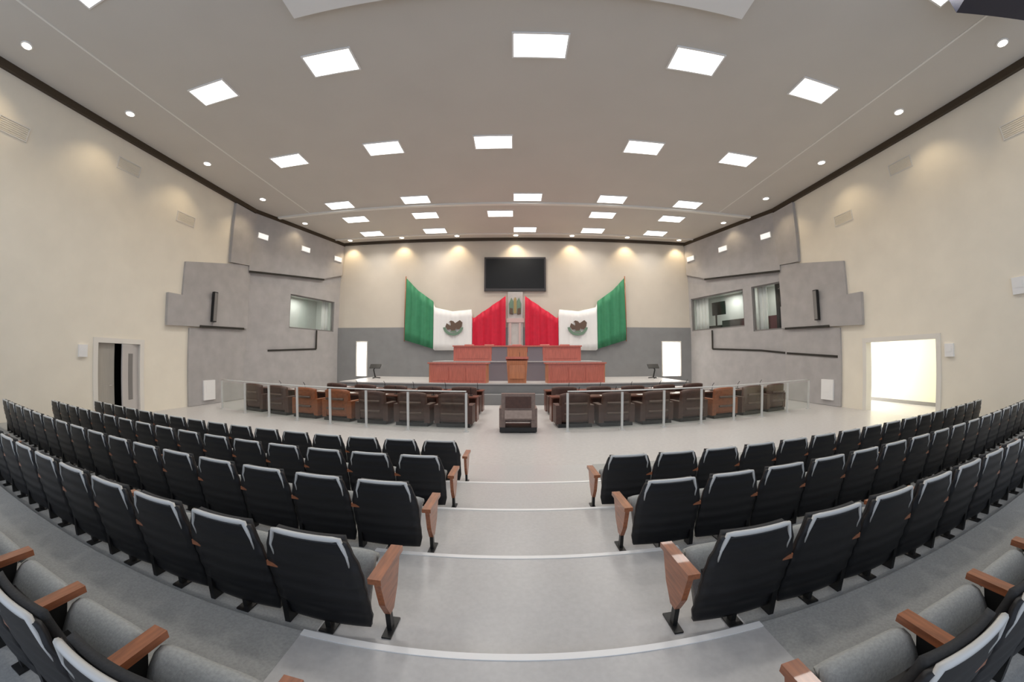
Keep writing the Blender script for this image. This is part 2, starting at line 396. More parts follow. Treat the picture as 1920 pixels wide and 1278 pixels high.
# corridor behind the left door
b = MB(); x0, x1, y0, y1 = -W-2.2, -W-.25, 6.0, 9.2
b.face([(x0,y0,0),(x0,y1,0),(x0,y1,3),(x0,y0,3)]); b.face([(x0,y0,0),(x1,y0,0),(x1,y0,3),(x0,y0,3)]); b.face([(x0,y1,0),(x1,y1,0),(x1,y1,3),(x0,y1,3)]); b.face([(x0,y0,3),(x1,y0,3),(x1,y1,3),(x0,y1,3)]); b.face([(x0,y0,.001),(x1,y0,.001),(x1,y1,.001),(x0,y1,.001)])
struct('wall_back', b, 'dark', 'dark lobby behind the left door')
# corridor behind the right doorway
b = MB(); x0, x1, y0, y1 = W+.25, W+3.0, 5.6, 13.2
b.face([(x1,y0,0),(x1,y1,0),(x1,y1,3.2),(x1,y0,3.2)], 'cream'); b.face([(x0,y0,0),(x1,y0,0),(x1,y0,3.2),(x0,y0,3.2)], 'cream'); b.face([(x0,y1,0),(x1,y1,0),(x1,y1,3.2),(x0,y1,3.2)], 'white')
b.face([(x0,y0,3.2),(x1,y0,3.2),(x1,y1,3.2),(x0,y1,3.2)], 'white'); b.face([(W,y0,.002),(x1,y0,.002),(x1,y1,.002),(W,y1,.002)], 'chamber')
b.box(x1-.03, x1, y0, y1, .0, .14, 'grey')
struct('wall_corridor', b, label='cream walled corridor seen through the right doorway')
area('corridor_lamp', (W+1.6, 10.2, 3.1), (0, 0, 0), 1.2, 4.0, 40, (1, .97, .90))
area('corridor_window_light', (W+1.6, 13.05, 1.6), (PI/2, 0, PI), 2.0, 2.4, 210, (.95, .97, 1))
# end wall doorways: small bright lobbies
for k, (e, nm) in enumerate(zip(ED, ('left', 'right'))):
    b = MB(); fw = .05
    b.box(e[0]-fw, e[0]+.01, ENDY-.09, ENDY+.26, e[2], e[3]+fw); b.box(e[1]-.01, e[1]+fw, ENDY-.09, ENDY+.26, e[2], e[3]+fw); b.box(e[0]+.01, e[1]-.01, ENDY-.09, ENDY+.26, e[3]-.01, e[3]+fw)
    struct('door_%d' % (3+k), b, 'frame', 'bright doorway in the end wall %s of the stage' % nm)
    b = MB(); x0, x1, y0, y1, z0, z1 = e[0]-.5, e[1]+.5, ENDY+.25, ENDY+1.6, e[2], e[3]+.5
    b.face([(x0,y1,z0),(x1,y1,z0),(x1,y1,z1),(x0,y1,z1)]); b.face([(x0,y0,z0),(x0,y1,z0),(x0,y1,z1),(x0,y0,z1)]); b.face([(x1,y0,z0),(x1,y1,z0),(x1,y1,z1),(x1,y0,z1)]); b.face([(x0,y0,z0),(x1,y0,z0),(x1,y1,z0),(x0,y1,z0)]); b.face([(x0,y0,z1),(x1,y0,z1),(x1,y1,z1),(x0,y1,z1)])
    struct('wall_lobby', b, 'white', 'white lobby behind the %s stage doorway' % nm)
    area('lobby_lamp', ((e[0]+e[1])/2, ENDY+.9, e[3]+.45), (0, 0, 0), 1.0, .8, 130, (1, .99, .97))

# ------------------------------------------------------------------ dais
DZ = Z(-1.14)
b = MB(); b.box(-8.0, 8.0, 14.95, ENDY-.07, 0, DZ-.05, 'wainscot'); b.box(-8.0, 8.0, 14.9, ENDY-.07, DZ-.05, DZ, 'chamber'); struct('floor_stage', b, 'chamber', 'pale stage platform before the end wall', bevel=.02)
b = MB(); b.box(-8.0, 8.0, 14.5, 14.9, 0, DZ/2); struct('floor_stage', b, 'wainscot', 'lower step along the stage front', bevel=.015)
b = MB(); b.box(-3.9, 4.2, 16.5, ENDY-.07, DZ, DZ+.9, 'greyinset'); b.box(-3.95, 4.25, 16.45, ENDY-.07, DZ+.9, DZ+.95, 'chamber'); struct('floor_stage', b, 'wainscot', 'raised grey platform under the upper table', bevel=.015)
# upper presiding table
t = empty('presiding_table', (.15, 16.6, DZ+.95)); tag(t, 'long reddish wooden presiding table on the upper stage platform', 'table')
b = MB(); b.box(-3.15, 3.15, -.05, .65, .70, .76); b.build('table_top', 'redwood', t, bevel=.015)
for x0, x1, m, nm in ((-3.05, -1.25, 'redwood', 'front_panel'), (-1.23, -.50, 'greyinset', 'inset_panel'), (-.48, .48, 'orangewood', 'front_panel'), (.50, 1.23, 'greyinset', 'inset_panel'), (1.25, 3.05, 'redwood', 'front_panel')):
    b = MB(); b.box(x0, x1, 0, .04, .0, .69)
    if m != 'greyinset': b.box(x0+.12, x1-.12, -.015, .0, .12, .57)
    b.build(nm, m, t, bevel=.008)
for x in (-3.1, 3.05):
    b = MB(); b.box(x, x+.05, .0, .6, .0, .70); b.build('side_panel', 'redwood', t, bevel=.006)
# high-backed chairs at the presiding table
def make_high_chair(m, hgt):
    r = empty('high_back_chair')
    b = MB()
    def f(u, v):
        x = (u-.5)*.56*(1-.12*v*v); y = .10+.05*math.cos((u-.5)*PI)+.06*v; return (x, y, .42+(hgt-.42)*v), (0, -1, 0)
    b.sheet(f, 8, 8, .08).build('backrest', m, r, bevel=0)
    b = MB(); b.box(-.27, .27, -.40, .12, .40, .50); b.build('seat', m, r, bevel=.04)
    for s in (-1, 1):
        b = MB(); b.tube([(s*.30, .10, .45), (s*.31, .08, .66), (s*.31, -.28, .67), (s*.30, -.30, .45)], .025); b.build('armrest', 'black', r)
    b = MB(); b.tube([(0, -.12, .08), (0, -.12, .41)], .035)
    for k in range(5):
        a = 2*PI*k/5; b.tube([(0, -.12, .09), (.3*math.cos(a), -.12+.3*math.sin(a), .03)], .022)
    b.build('base', 'black', r)
    remember(r); return r
hc = make_high_chair('redfab', 1.05)
# (seated side faces the hall: the chair faces -y)
for i, x in enumerate((-2.35, -1.3, .15, 1.6, 2.65)):
    o = hc if i == 0 else copy_tree(hc)
    o.location = (x, 17.78, DZ+.95)
    o.scale = (1, 1, .82)
    tag(o, ['red high-backed chair at the left end of the presiding table', 'red high-backed chair left of the middle of the presiding table', 'red high-backed chair at the middle of the presiding table under the emblem',
            'red high-backed chair right of the middle of the presiding table', 'red high-backed chair at the right end of the presiding table'][i], 'chair', 'high-backed chairs at the presiding table')
# side desks
for s, nm in ((-1, 'left'), (1, 'right')):
    cx = .13 + s*2.65
    t = empty('secretary_desk', (cx, 15.15, DZ), s*.10); tag(t, 'reddish wooden secretary desk on the stage %s of the lectern' % nm, 'desk')
    b = MB(); b.box(-1.38, 1.38, -.05, .6, .84, .90); b.build('desk_top', 'redwood', t, bevel=.015)
    b = MB(); b.box(-1.28, 1.28, 0, .04, 0, .835)
    for k in range(3): b.box(-1.14+.78*k, -.42+.78*k, -.018, 0, .10, .70)
    b.build('front_panel', 'redwood', t, bevel=.008)
    for x in (-1.32, 1.28):
        b = MB(); b.box(x, x+.04, .0, .55, .0, .835); b.build('side_panel', 'orangewood', t, bevel=.006)
# lectern
t = empty('lectern', (.13, 15.2, DZ)); tag(t, 'orange-brown wooden lectern at the front middle of the stage', 'lectern')
b = MB(); b.prism([(-.40, -.10, 0), (.40, -.10, 0), (.46, -.16, .98), (-.46, -.16, .98)], (0, .42, 0)); b.build('body', 'orangewood', t, bevel=.012)
b = MB(); b.prism([(-.5, -.22, 1.06), (-.5, .30, .985), (-.5, .30, 1.02), (-.5, -.22, 1.16)], (1.0, 0, 0)); b.build('reading_top', 'redwood', t, bevel=.01)
b = MB(); b.tube([(.12, .05, 1.06), (.12, .0, 1.30), (.10, .08, 1.36)], .009); b.build('microphone', 'black', t)
b = MB(); b.box(-.34, .34, -.19, -.15, .2, .8); b.build('front_panel', 'orangewood', t, bevel=.01)
# steps from floor up to lectern (dark wood block)
b = MB(); b.box(-.35, .6, 14.1, 14.49, 0, .30); o = b.build('step_block', 'deskwood', bevel=.015); tag(o, 'dark wooden step block on the floor before the lectern', 'step')
# stage monitors
for s, nm in ((-1, 'left'), (1, 'right')):
    t = empty('music_stand', (s*7.35, 17.6, DZ), 0); tag(t, 'small black reading stand on the %s side of the stage' % nm, 'stand')
    b = MB(); b.tube([(0, 0, .03), (s*.1, 0, .45), (0, 0, .62)], .035)
    for k in range(3):
        a = 2*PI*k/3+.4; b.tube([(0, 0, .06), (.26*math.cos(a), .26*math.sin(a), .02)], .025)
    b.build('stem', 'black', t)
    b = MB(); b.prism([(-.3, -.12, .55), (.3, -.12, .55), (.3, .08, .75), (-.3, .08, .75)], (0, .03, -.03)); b.build('desk_plate', 'black', t)

# screen on the end wall
t = empty('wall_screen', (.055, ENDY, Z(3.8))); tag(t, 'large dark screen on the end wall between the flags', 'screen')
b = MB(); b.box(-1.78, 1.78, -.14, 0, 0, 2.0); b.build('frame', 'bezel', t, bevel=.02)
b = MB(); b.box(-1.68, 1.68, -.15, -.139, .16, 1.90); b.build('display', 'screen', t)

# flags ---------------------------------------------------------------
def lerp(P, x):
    for (x0, a), (x1, c_) in zip(P, P[1:]):
        if x <= x1: return a + (c_-a)*(x-x0)/(x1-x0)
    return P[-1][1]
def flag(s, off, nm):
    """s=-1 hangs left; x from the outer hoist to the middle"""
    root = empty('flag', (off, ENDY-.22, 0))
    tag(root, 'large green, white and red draped flag on the end wall, %s of the screen' % nm, 'flag', 'draped flags on the end wall')
    top = [(0, 4.62), (.75, 3.86), (1.65, 3.22), (1.78, 2.85), (2.8, 2.62), (3.9, 2.72), (3.98, 2.2), (5.0, 2.9), (5.85, 3.5)]
    bot = [(0, .98), (1.65, .48), (1.8, .38), (3.9, .40), (4.0, .30), (5.85, .27)]
    for n, a, c_, m in (('green_stripe', 0, 1.68, 'green'), ('white_stripe', 1.70, 3.94, 'flagwhite'), ('red_stripe', 3.96, 5.85, 'red')):
        amp = .02 if n == 'white_stripe' else .06
        def f(u, v):
            x = a + (c_-a)*u; zt, zb = Z(lerp(top, x)), Z(lerp(bot, x))
            y = amp*math.sin(x*9.5) + amp*.5*math.sin(x*23+1.0) + .03*v
            dy = amp*9.5*math.cos(x*9.5)
            return (s*(5.85-x), y, zb+(zt-zb)*v), (-(-s)*0 - s*-dy, -1, 0)
        MB().sheet(f, 44, 6, .012).build(n, m, root)
    # coat of arms: eagle over a green half wreath
    e = MB(); cx, cz, y = s*(5.85-2.86), Z(1.72), -.075
    def P(pts): return [(cx+px*.62, y, cz+pz*.62) for px, pz in pts]
    e.prism(P([(-.18, -.35), (.12, -.42), (.28, -.10), (.22, .30), (.02, .52), (-.22, .58), (-.40, .44), (-.26, .40), (-.22, .20), (-.30, -.05)]), (0, -.02, 0), 'eagle')
    e.prism(P([(.20, .34), (.62, .62), (.86, .40), (.80, .02), (.58, -.22), (.30, -.20)]), (0, -.018, 0), 'eagle')
    e.prism(P([(-.24, .10), (-.60, .34), (-.72, .02), (-.52, -.26), (-.22, -.22)]), (0, -.016, 0), 'eagle')
    ring = []
    for k in range(13):
        a = PI*1.04 + PI*.92*k/12; ring.append((.95*math.cos(a), .86*math.sin(a)+.05))
    for k in range(12, -1, -1):
        a = PI*1.04 + PI*.92*k/12; ring.append((.70*math.cos(a), .62*math.sin(a)+.05))
    for k in range(12):
        e.prism(P([ring[k], ring[k+1], ring[24-k], ring[25-k]]), (0, -.016, 0), 'wreath')
    e.prism(P([(-.30, -.48), (.34, -.50), (.24, -.34), (-.14, -.36)]), (0, -.026, 0), 'wreath')
    o = e.build('emblem', None, root); o['label'] = 'brown eagle over a green half wreath'
    b = MB(); b.tube([(s*5.87, .05, Z(.9)), (s*5.87, .05, Z(4.72))], .03); b.build('hanging_rod', 'wood', root)
flag(-1, -.48, 'left'); flag(1, .62, 'right')
# stone stele with coat of arms between the flags
t = empty('wall_emblem', (.06, ENDY-.02, 0)); tag(t, 'pale stone panel with small green and gold arms below the screen', 'emblem')
b = MB(); b.box(-.42, .44, -.10, 0, Z(.2), Z(3.75)); b.build('back_panel', 'stone', t, bevel=.01)
b = MB(); b.box(-.50, .52, -.16, -.1, Z(1.98), Z(2.22)); b.build('ledge', 'pink', t, bevel=.01)
for x in (-.30, .26):
    b = MB(); b.box(x-.05, x+.07, -.15, -.1, Z(.25), Z(1.97)); b.build('pilaster', 'pink', t, bevel=.01)
b = MB()
for sx in (-1, 1):
    b.prism([(sx*.10, -.13, Z(2.45)), (sx*.34, -.13, Z(2.50)), (sx*.36, -.13, Z(3.05)), (sx*.22, -.13, Z(3.42)), (sx*.10, -.13, Z(3.2))], (0, .03, 0), 'wreath')
    b.prism([(sx*.12, -.15, Z(2.44)), (sx*.32, -.15, Z(2.48)), (sx*.30, -.15, Z(2.82)), (sx*.14, -.15, Z(2.78))], (0, .04, 0), 'eagle')
b.prism([(-.08, -.14, Z(2.5)), (.08, -.14, Z(2.5)), (.08, -.14, Z(3.3)), (0, -.14, Z(3.45)), (-.08, -.14, Z(3.3))], (0, .03, 0), 'gold')
b.build('arms', None, t)

# ------------------------------------------------------------------ ceiling lamps
def make_panel():
    r = empty('ceiling_light')
    b = MB(); w, d, f = .60, .34, .04
    for x0, x1, y0, y1 in ((-w-f, w+f, -d-f, -d), (-w-f, w+f, d, d+f), (-w-f, -w, -d, d), (w, w+f, -d, d)): b.box(x0, x1, y0, y1, -.035, -.001)
    b.build('frame', 'white', r)
    b = MB(); b.box(-w, w, -d, d, -.025, -.001); b.build('diffuser', 'lamp', r)
    remember(r); return r
PANEL_W = 45
panel = make_panel(); first = True
rows = [(2.2, (-8.1, 8.15), ('far left', 'far right'), 'row almost overhead')]
xs = [(-8.08, -4.38, .60, 4.36, 8.03), (-8.08, -4.38, -.67, 4.36, 8.03)]
nm5 = ('far left', 'left of centre', 'central', 'right of centre', 'far right')
for y, k, nm in ((6.16, 0, 'nearest full row over the seats'), (10.1, 1, 'second full row'), (14.2, 0, 'third full row'), (15.98, 1, 'row just past the cross joint'), (18.15, 0, 'row closest to the end wall')):
    rows.append((y, xs[k], nm5, nm))
for y, X, N, rn in rows:
    for x, n in zip(X, N):
        o = panel if first else copy_tree(panel); first = False
        o.location = (x, y, CEIL)
        beam = area('panel_beam', (x, y, CEIL-.045), (0, 0, 0), 1.2, .68, PANEL_W, (1, .965, .91)); beam.data.spread = math.radians(132)
        tag(o, 'white rectangular ceiling light, %s, in the %s' % (n, rn), 'ceiling light', 'rectangular ceiling lights')
def make_down():
    r = empty('downlight')
    b = MB(); n = 20
    for k in range(n):
        a0, a1 = 2*PI*k/n, 2*PI*(k+1)/n
        b.hexa([(.13*math.cos(a0), .13*math.sin(a0), -.03), (.13*math.cos(a1), .13*math.sin(a1), -.03), (.17*math.cos(a1), .17*math.sin(a1), -.02), (.17*math.cos(a0), .17*math.sin(a0), -.02),
                (.13*math.cos(a0), .13*math.sin(a0), -.001), (.13*math.cos(a1), .13*math.sin(a1), -.001), (.17*math.cos(a1), .17*math.sin(a1), -.001), (.17*math.cos(a0), .17*math.sin(a0), -.001)])
    b.build('ring', 'white', r)
    b = MB(); b.tube([(0, 0, -.02), (0, 0, -.002)], .13, 20); b.build('lens', 'spot', r)
    remember(r); return r
down = make_down(); first = True
SPOT_W = 70
def spot(x, y, power, aim):
    l = bpy.data.lights.new('downlight_beam', 'SPOT'); l.energy = power; l.color = (1, .80, .52); l.spot_size = math.radians(100); l.spot_blend = .7; l.shadow_soft_size = .08
    o = bpy.data.objects.new('downlight_beam', l); COL.objects.link(o); o.location = (x, y, CEIL-.06)
    d = Vector(aim); o.rotation_euler = d.to_track_quat('-Z', 'Y').to_euler()
for s, nm in ((-1, 'left'), (1, 'right')):
    for i, y in enumerate((2.34, 5.78, 9.24, 12.68, 15.9)):
        o = down if first else copy_tree(down); first = False
        x = s*11.3 if i < 4 else s*11.05
        o.location = (x, y, CEIL)
        tag(o, 'small round downlight along the %s wall, %s one from the camera' % (nm, ORD[i+1]), 'downlight', 'round downlights along the walls')
        spot(x, y, SPOT_W if i < 4 else SPOT_W*.5, (s*.25, 0, -1))
for i, x in enumerate((-9.9, -6.6, -3.3, .1, 3.35, 6.65, 9.95)):
    o = copy_tree(down); o.location = (x, 19.05, CEIL)
    tag(o, 'small round downlight over the end wall, %s from the left' % ORD[i+1], 'downlight', 'round downlights above the end wall')
    spot(x, 19.05, SPOT_W*1.7, (0, .2, -1))
# small wall lamps on the splayed grey walls
for s, P, nm in ((-1, PL, 'left'), (1, PR, 'right')):
    for k, (y, pos) in enumerate(((14.15, 'nearest'), (16.75, 'middle'), (19.1, 'farthest'))):
        u = uy(y); x, yy = P(u, -.14); rz = math.atan2(P(1, 0)[1]-P(0, 0)[1], P(1, 0)[0]-P(0, 0)[0])
        t = empty('wall_lamp', (x, yy, Z(5.75+.05*k)), rz)
        tag(t, 'small bright wall lamp, %s of three on the %s grey wall' % (pos, nm), 'wall lamp', 'small lamps on the grey walls')
        q = 1 if s < 0 else -1
        q = -q if ((P(0, -1)[0]-P(0, 0)[0])*(-math.sin(rz)) + (P(0, -1)[1]-P(0, 0)[1])*math.cos(rz)) * 1 > 0 and False else q
        ny = 1 if ((P(0, -1)[0]-P(0, 0)[0])*(-math.sin(rz)) + (P(0, -1)[1]-P(0, 0)[1])*math.cos(rz)) > 0 else -1
        b = MB(); b.box(-.30, .30, min(0, ny*.06), max(0, ny*.06), -.15, .15); b.build('housing', 'white', t, bevel=.01)
        b = MB(); b.box(-.27, .27, min(ny*.06, ny*.075), max(ny*.06, ny*.075), -.12, .12); b.build('diffuser', 'sconce', t)
# pale grilles standing in for light glints on the wall under the cornice
for s, nm in ((-1, 'left'), (1, 'right')):
    for k, (y, z, pos) in enumerate(((3.15, 5.48, 'nearest'), (6.95, 6.0, 'middle'), (9.75, 5.12, 'farthest'))):
        t = empty('glint_grille', (s*W, y, Z(z))); tag(t, 'pale grille standing in for a glint high on the %s beige wall, %s of three' % (nm, pos), 'grille', 'grilles standing in for wall glints')
        b = MB()
        x0, x1 = sorted((0, -s*.03))
        for (a, c_, d, e) in ((-.45, .45, .17, .2), (-.45, .45, -.2, -.17), (-.45, -.42, -.17, .17), (.42, .45, -.17, .17)): b.box(x0, x1, a, c_, d, e)
        b.build('frame', 'frame', t)
        b = MB()
        for q in range(6): b.box(*sorted((-s*.005, -s*.02)), -.42, .42, -.15+q*.055, -.125+q*.055)
        b.build('louvres', 'wall', t)

# added white board under the ceiling, standing in for a bright band of light
t = empty('glow_band_board', (.1, 2.62, CEIL)); tag(t, 'added white board standing in for the bright band at the top middle edge', 'ceiling panel')
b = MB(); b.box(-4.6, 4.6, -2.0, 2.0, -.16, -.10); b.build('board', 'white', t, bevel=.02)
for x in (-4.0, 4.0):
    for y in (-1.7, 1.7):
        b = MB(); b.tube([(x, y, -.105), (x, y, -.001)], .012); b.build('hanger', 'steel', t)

# small wall fittings
def wallbox(s, y, z, w, hh, label, name, cat, x=None):
    xx = (W if x is None else x)
    t = empty(name, (s*xx, y, Z(z))); tag(t, label, cat)
    b = MB(); b.box(*sorted((0, -s*.07)), -w/2, w/2, -hh/2, hh/2); b.build('housing', 'white', t, bevel=.01)
    b = MB(); b.box(*sorted((-s*.07, -s*.078)), -w*.3, w*.3, -hh*.12, hh*.3); b.build('front_plate', 'white', t)
wallbox(-1, 6.27, .02, .28, .36, 'small white box on the left wall beside the double door', 'wall_box', 'wall box')
wallbox(1, 6.20, .03, .28, .38, 'small white box on the right wall beside the bright doorway', 'wall_box', 'wall box')
wallbox(1, 4.05, 1.56, .36, .42, 'white square wall box at the right edge of the picture', 'wall_box', 'wall box')
wallbox(-1, 11.5, -1.45, .62, .80, 'white cabinet low on the grey wall left of the deputies', 'wall_cabinet', 'wall cabinet', x=W-.08)
wallbox(1, 11.1, -1.40, .62, .80, 'white cabinet low on the grey wall right of the deputies', 'wall_cabinet', 'wall cabinet', x=W-.08)
for s, nm, y, z in ((-1, 'left', 11.55, 1.95), (1, 'right', 11.45, 2.0)):
    t = empty('column_speaker', (s*(W-.16), y, Z(z))); tag(t, 'slim dark column loudspeaker on the %s grey cladding' % nm, 'loudspeaker')
    b = MB(); b.box(*sorted((0, -s*.14)), -.10, .10, -.62, .62); b.build('cabinet', 'black', t, bevel=.015)
    b = MB(); b.box(*sorted((-s*.14, -s*.15)), -.08, .08, -.58, .58); b.build('front_mesh', 'grey', t)
# dark housing hung from the ceiling at the right
t = empty('ceiling_loudspeaker', (9.15, 1.22, CEIL), -.464); tag(t, 'dark navy housing hung under the ceiling in the upper right corner', 'loudspeaker')
b = MB(); b.box(-1.2, 1.2, -.5, .5, -.75, -.12); b.build('cabinet', 'navy', t, bevel=.04)
b = MB(); b.box(-1.12, 1.12, .5, .515, -.70, -.17); b.build('front_mesh', 'screen', t)
for x in (-.9, .9):
    b = MB(); b.tube([(x, 0, -.14), (x, 0, -.002)], .03); b.build('bracket', 'black', t)

# ------------------------------------------------------------------ gallery seating
def seat_meshes():
    D = {}
    b = MB()                                     # black shell: curved, ribbed, leaning back
    def f(u, v):
        x = (u-.5)*(.625 - .125*max(0, (v-.66)/.34)**1.5 - .05*max(0, (.15-v)/.15)); lean = .11*(1-v)**1.3
        return (x, .012+lean+.045*(1-math.cos((u-.5)*1.9)) - .004*math.sin(v*38), .06+.645*v), (0, 1, .12)
    D['back_shell'] = b.sheet(f, 10, 36, .03).mesh('back_shell', 'shell')
    b = MB()
    def f(u, v):
        x = (u-.5)*.45; lean = .11*(1-v)**1.2; bulge = .035*math.sin(PI*min(1, max(0, v)))*math.sin(PI*u)
        return (x, .045+lean+.045*(1-math.cos((u-.5)*1.9)), .34+.375*v), (0, 1+bulge, .15)
    D['back_cushion'] = b.sheet(f, 10, 10, .038).mesh('back_cushion', 'darkfabric')
    b = MB()                                     # pale top trim that wraps the upper corners
    pts = []
    for k in range(15):
        u = k/14; x = (u-.5)*.50
        z = .722 - .10*max(0, abs(u-.5)*2-.86)/.14
        pts.append((x, .016+.045*(1-math.cos((u-.5)*1.9)), z))
    b.tube([(pts[0][0], .05, .54)] + pts + [(pts[-1][0], .05, .54)], [.005]+[.010]+[.017]*13+[.010]+[.005], 8)
    D['top_trim'] = b.mesh('top_trim', 'rail')
    b = MB()                                     # half folded seat with a rounded front lip
    PR = [(.15, .13), (.19, .19), (.24, .27), (.29, .35), (.335, .41), (.375, .442), (.415, .450), (.445, .435), (.455, .405)]
    def f(u, v):
        k = v*(len(PR)-1); i = min(int(k), len(PR)-2); t = k-i
        y = PR[i][0]+(PR[i+1][0]-PR[i][0])*t; z = PR[i][1]+(PR[i+1][1]-PR[i][1])*t
        e = .02*(abs(u-.5)*2)**6
        return ((u-.5)*.52, y, z-e), (0, PR[i+1][1]-PR[i][1], -(PR[i+1][0]-PR[i][0]))
    D['seat'] = b.sheet(f, 10, 16, .05).mesh('seat', 'cushion')
    b = MB(); b.box(-.04, .04, .06, .46, .445, .48); D['armrest'] = b.mesh('armrest', 'wood', .012)
    b = MB(); b.prism([(-.02, .10, .0), (-.02, .20, .0), (-.02, .36, .445), (-.02, .12, .445)], (.04, 0, 0)); D['arm_support'] = b.mesh('arm_support', 'black', .008)
    b = MB(); b.box(-.05, .05, .08, .32, 0, .012); b.box(-.018, .018, .12, .17, .012, .36); b.box(-.20, .20, .14, .30, .30, .345); D['leg'] = b.mesh('leg', 'black', .004)
    b = MB(); b.prism([(-.02, .09, .445), (-.02, .13, .25), (-.02, .19, .14), (-.02, .26, .14), (-.02, .36, .25), (-.02, .455, .445)], (.04, 0, 0)); D['end_panel'] = b.mesh('end_panel', 'wood', .008)
    b = MB(); b.box(-.016, .016, .19, .235, .012, .15); b.box(-.03, .03, .12, .32, 0, .012); D['end_leg'] = b.mesh('end_leg', 'black', .003)
    return D
SM = seat_meshes()
def put(name, me, parent, x=0.0):
    o = bpy.data.objects.new(name, me); COL.objects.link(o); o.parent = parent; o.location = (x, 0, 0); return o
PX = .65
def make_seat(side, end):
    r = empty('gallery_chair')
    for n in ('back_shell', 'back_cushion', 'top_trim', 'seat', 'leg'): put(n, SM[n], r)
    def arm(x):
        a = put('armrest', SM['armrest'], r, x); put('arm_support', SM['arm_support'], a, 0)
    arm(side*(PX/2-.036))                         # the arm on the side away from the aisle
    if end:
        xe = -side*(PX/2+.06)
        put('armrest', SM['armrest'], r, xe); put('end_panel', SM['end_panel'], r, xe); put('end_leg', SM['end_leg'], r, xe)
    remember(r); return r
proto = {(s, e): make_seat(s, e) for s in (-1, 1) for e in (0, 1)}
used = set()
ROWN = ['row closest to the camera', 'second row from the camera', 'third row from the camera', 'fourth row from the camera', 'front row before the railing']
COUNT = [(6, 6), (11, 10), (16, 16), (16, 16), (16, 0)]
for r in range(5):
    y0 = .405 + PITCH*r
    for s, nm, ax in ((-1, 'left', -.83), (1, 'right', 1.075)):
        for i in range(COUNT[r][0 if s < 0 else 1]):
            x = ax + s*PX*(i+.5); k = (s, 1 if i == 0 else 0)
            o = proto[k] if k not in used else copy_tree(proto[k]); used.add(k)
            o.location = (x, y0 + CURVE*x*x, ZT[r]); o.rotation_euler = (0, 0, math.atan(2*CURVE*x))
            tag(o, 'gallery chair, %s %s of the aisle, %s' % (ORD[i+1], nm, ROWN[r]), 'chair', 'gallery chairs facing the stage')

# ------------------------------------------------------------------ glass railing
def rail_y(x): return 9.25 + RCURVE*x*x
for s, nm, X in ((-1, 'left', (-1.30, -2.95, -4.25, -5.5, -6.8, -8.1, -9.4, -10.9)), (1, 'right', (1.45, 3.0, 4.3, 5.6, 6.9, 8.2, 9.6, 11.0))):
    t = empty('glass_railing', (X[0], rail_y(X[0]), 0)); tag(t, 'glass railing with pale posts between seats and chamber, %s of the central gap' % nm, 'railing')
    ox, oy = X[0], rail_y(X[0])
    for x in X:
        b = MB(); b.box(-.03, .03, -.025, .025, .02, 1.06); b.box(-.07, .07, -.06, .06, 0, .02); o = b.build('post', 'rail', t, bevel=.006, loc=(x-ox, rail_y(x)-oy, 0))
    for xa, xb in zip(X, X[1:]):
        a, c_ = sorted((xa, xb)); a += .05; c_ -= .05
        b = MB(); ya, yb = rail_y(a)-oy, rail_y(c_)-oy
        b.hexa([(a-ox, ya-.006, .06), (c_-ox, yb-.006, .06), (c_-ox, yb+.006, .06), (a-ox, ya+.006, .06), (a-ox, ya-.006, 1.02), (c_-ox, yb-.006, 1.02), (c_-ox, yb+.006, 1.02), (a-ox, ya+.006, 1.02)])
        b.build('glass_panel', 'glass', t)
    b = MB(); n = 16
    b.tube([(X[0]+(X[-1]-X[0])*k/n-ox, rail_y(X[0]+(X[-1]-X[0])*k/n)-oy, 1.10) for k in range(n+1)], .02); b.build('top_rail', 'rail', t)

# ------------------------------------------------------------------ deputies' chairs and desks
def make_exec(m):
    r = empty('deputy_chair')
    b = MB()
    def f(u, v):
        x = (u-.5)*(.80-.06*v); return (x, -.30-.07*v+.10*(abs(u-.5)*2)**3, .16+.84*v - .05*v*(abs(u-.5)*2)**4), (0, 1, 0)
    b.sheet(f, 12, 10, .13).build('backrest', m, r)
    b = MB(); b.tube([(-.28, -.345, .70), (0, -.37, .70), (.28, -.345, .70)], .035); b.tube([(-.28, -.325, .40), (0, -.35, .40), (.28, -.325, .40)], .035); b.build('back_padding', 'padding', r)
    b = MB(); b.box(-.32, .32, -.16, .36, .26, .47); b.build('seat', m, r, bevel=.05, seg=3)
    for s in (-1, 1):
        b = MB(); b.box(s*.41-.07, s*.41+.07, -.26, .34, .10, .64); b.build('armrest', m, r, bevel=.04, seg=3)
    b = MB(); b.box(-.42, .42, -.27, .34, .0, .11); b.build('plinth', 'black', r, bevel=.01)
    remember(r); return r
EX = {m: make_exec(m) for m in ('leather', 'tan')}
usedx = set()
def dep_y(y0, x): return y0 + RCURVE*x*x
def place_exec(m, x, y0, label, rz=None):
    o = EX[m] if m not in usedx else copy_tree(EX[m]); usedx.add(m)
    o.scale = (1.17, 1, 1)
    o.location = (x, dep_y(y0, x), 0); o.rotation_euler = (0, 0, math.atan(2*RCURVE*x) if rz is None else rz)
    tag(o, label, 'chair', "deputies' chairs")
LX = (-1.75, -3.0, -4.3, -5.55, -6.85, -8.15, -9.45); RX = (1.75, 3.0, 4.3, 5.6, 6.9, 8.2, 9.5)
TAN = {(-1, 3), (-1, 4), (1, 4)}
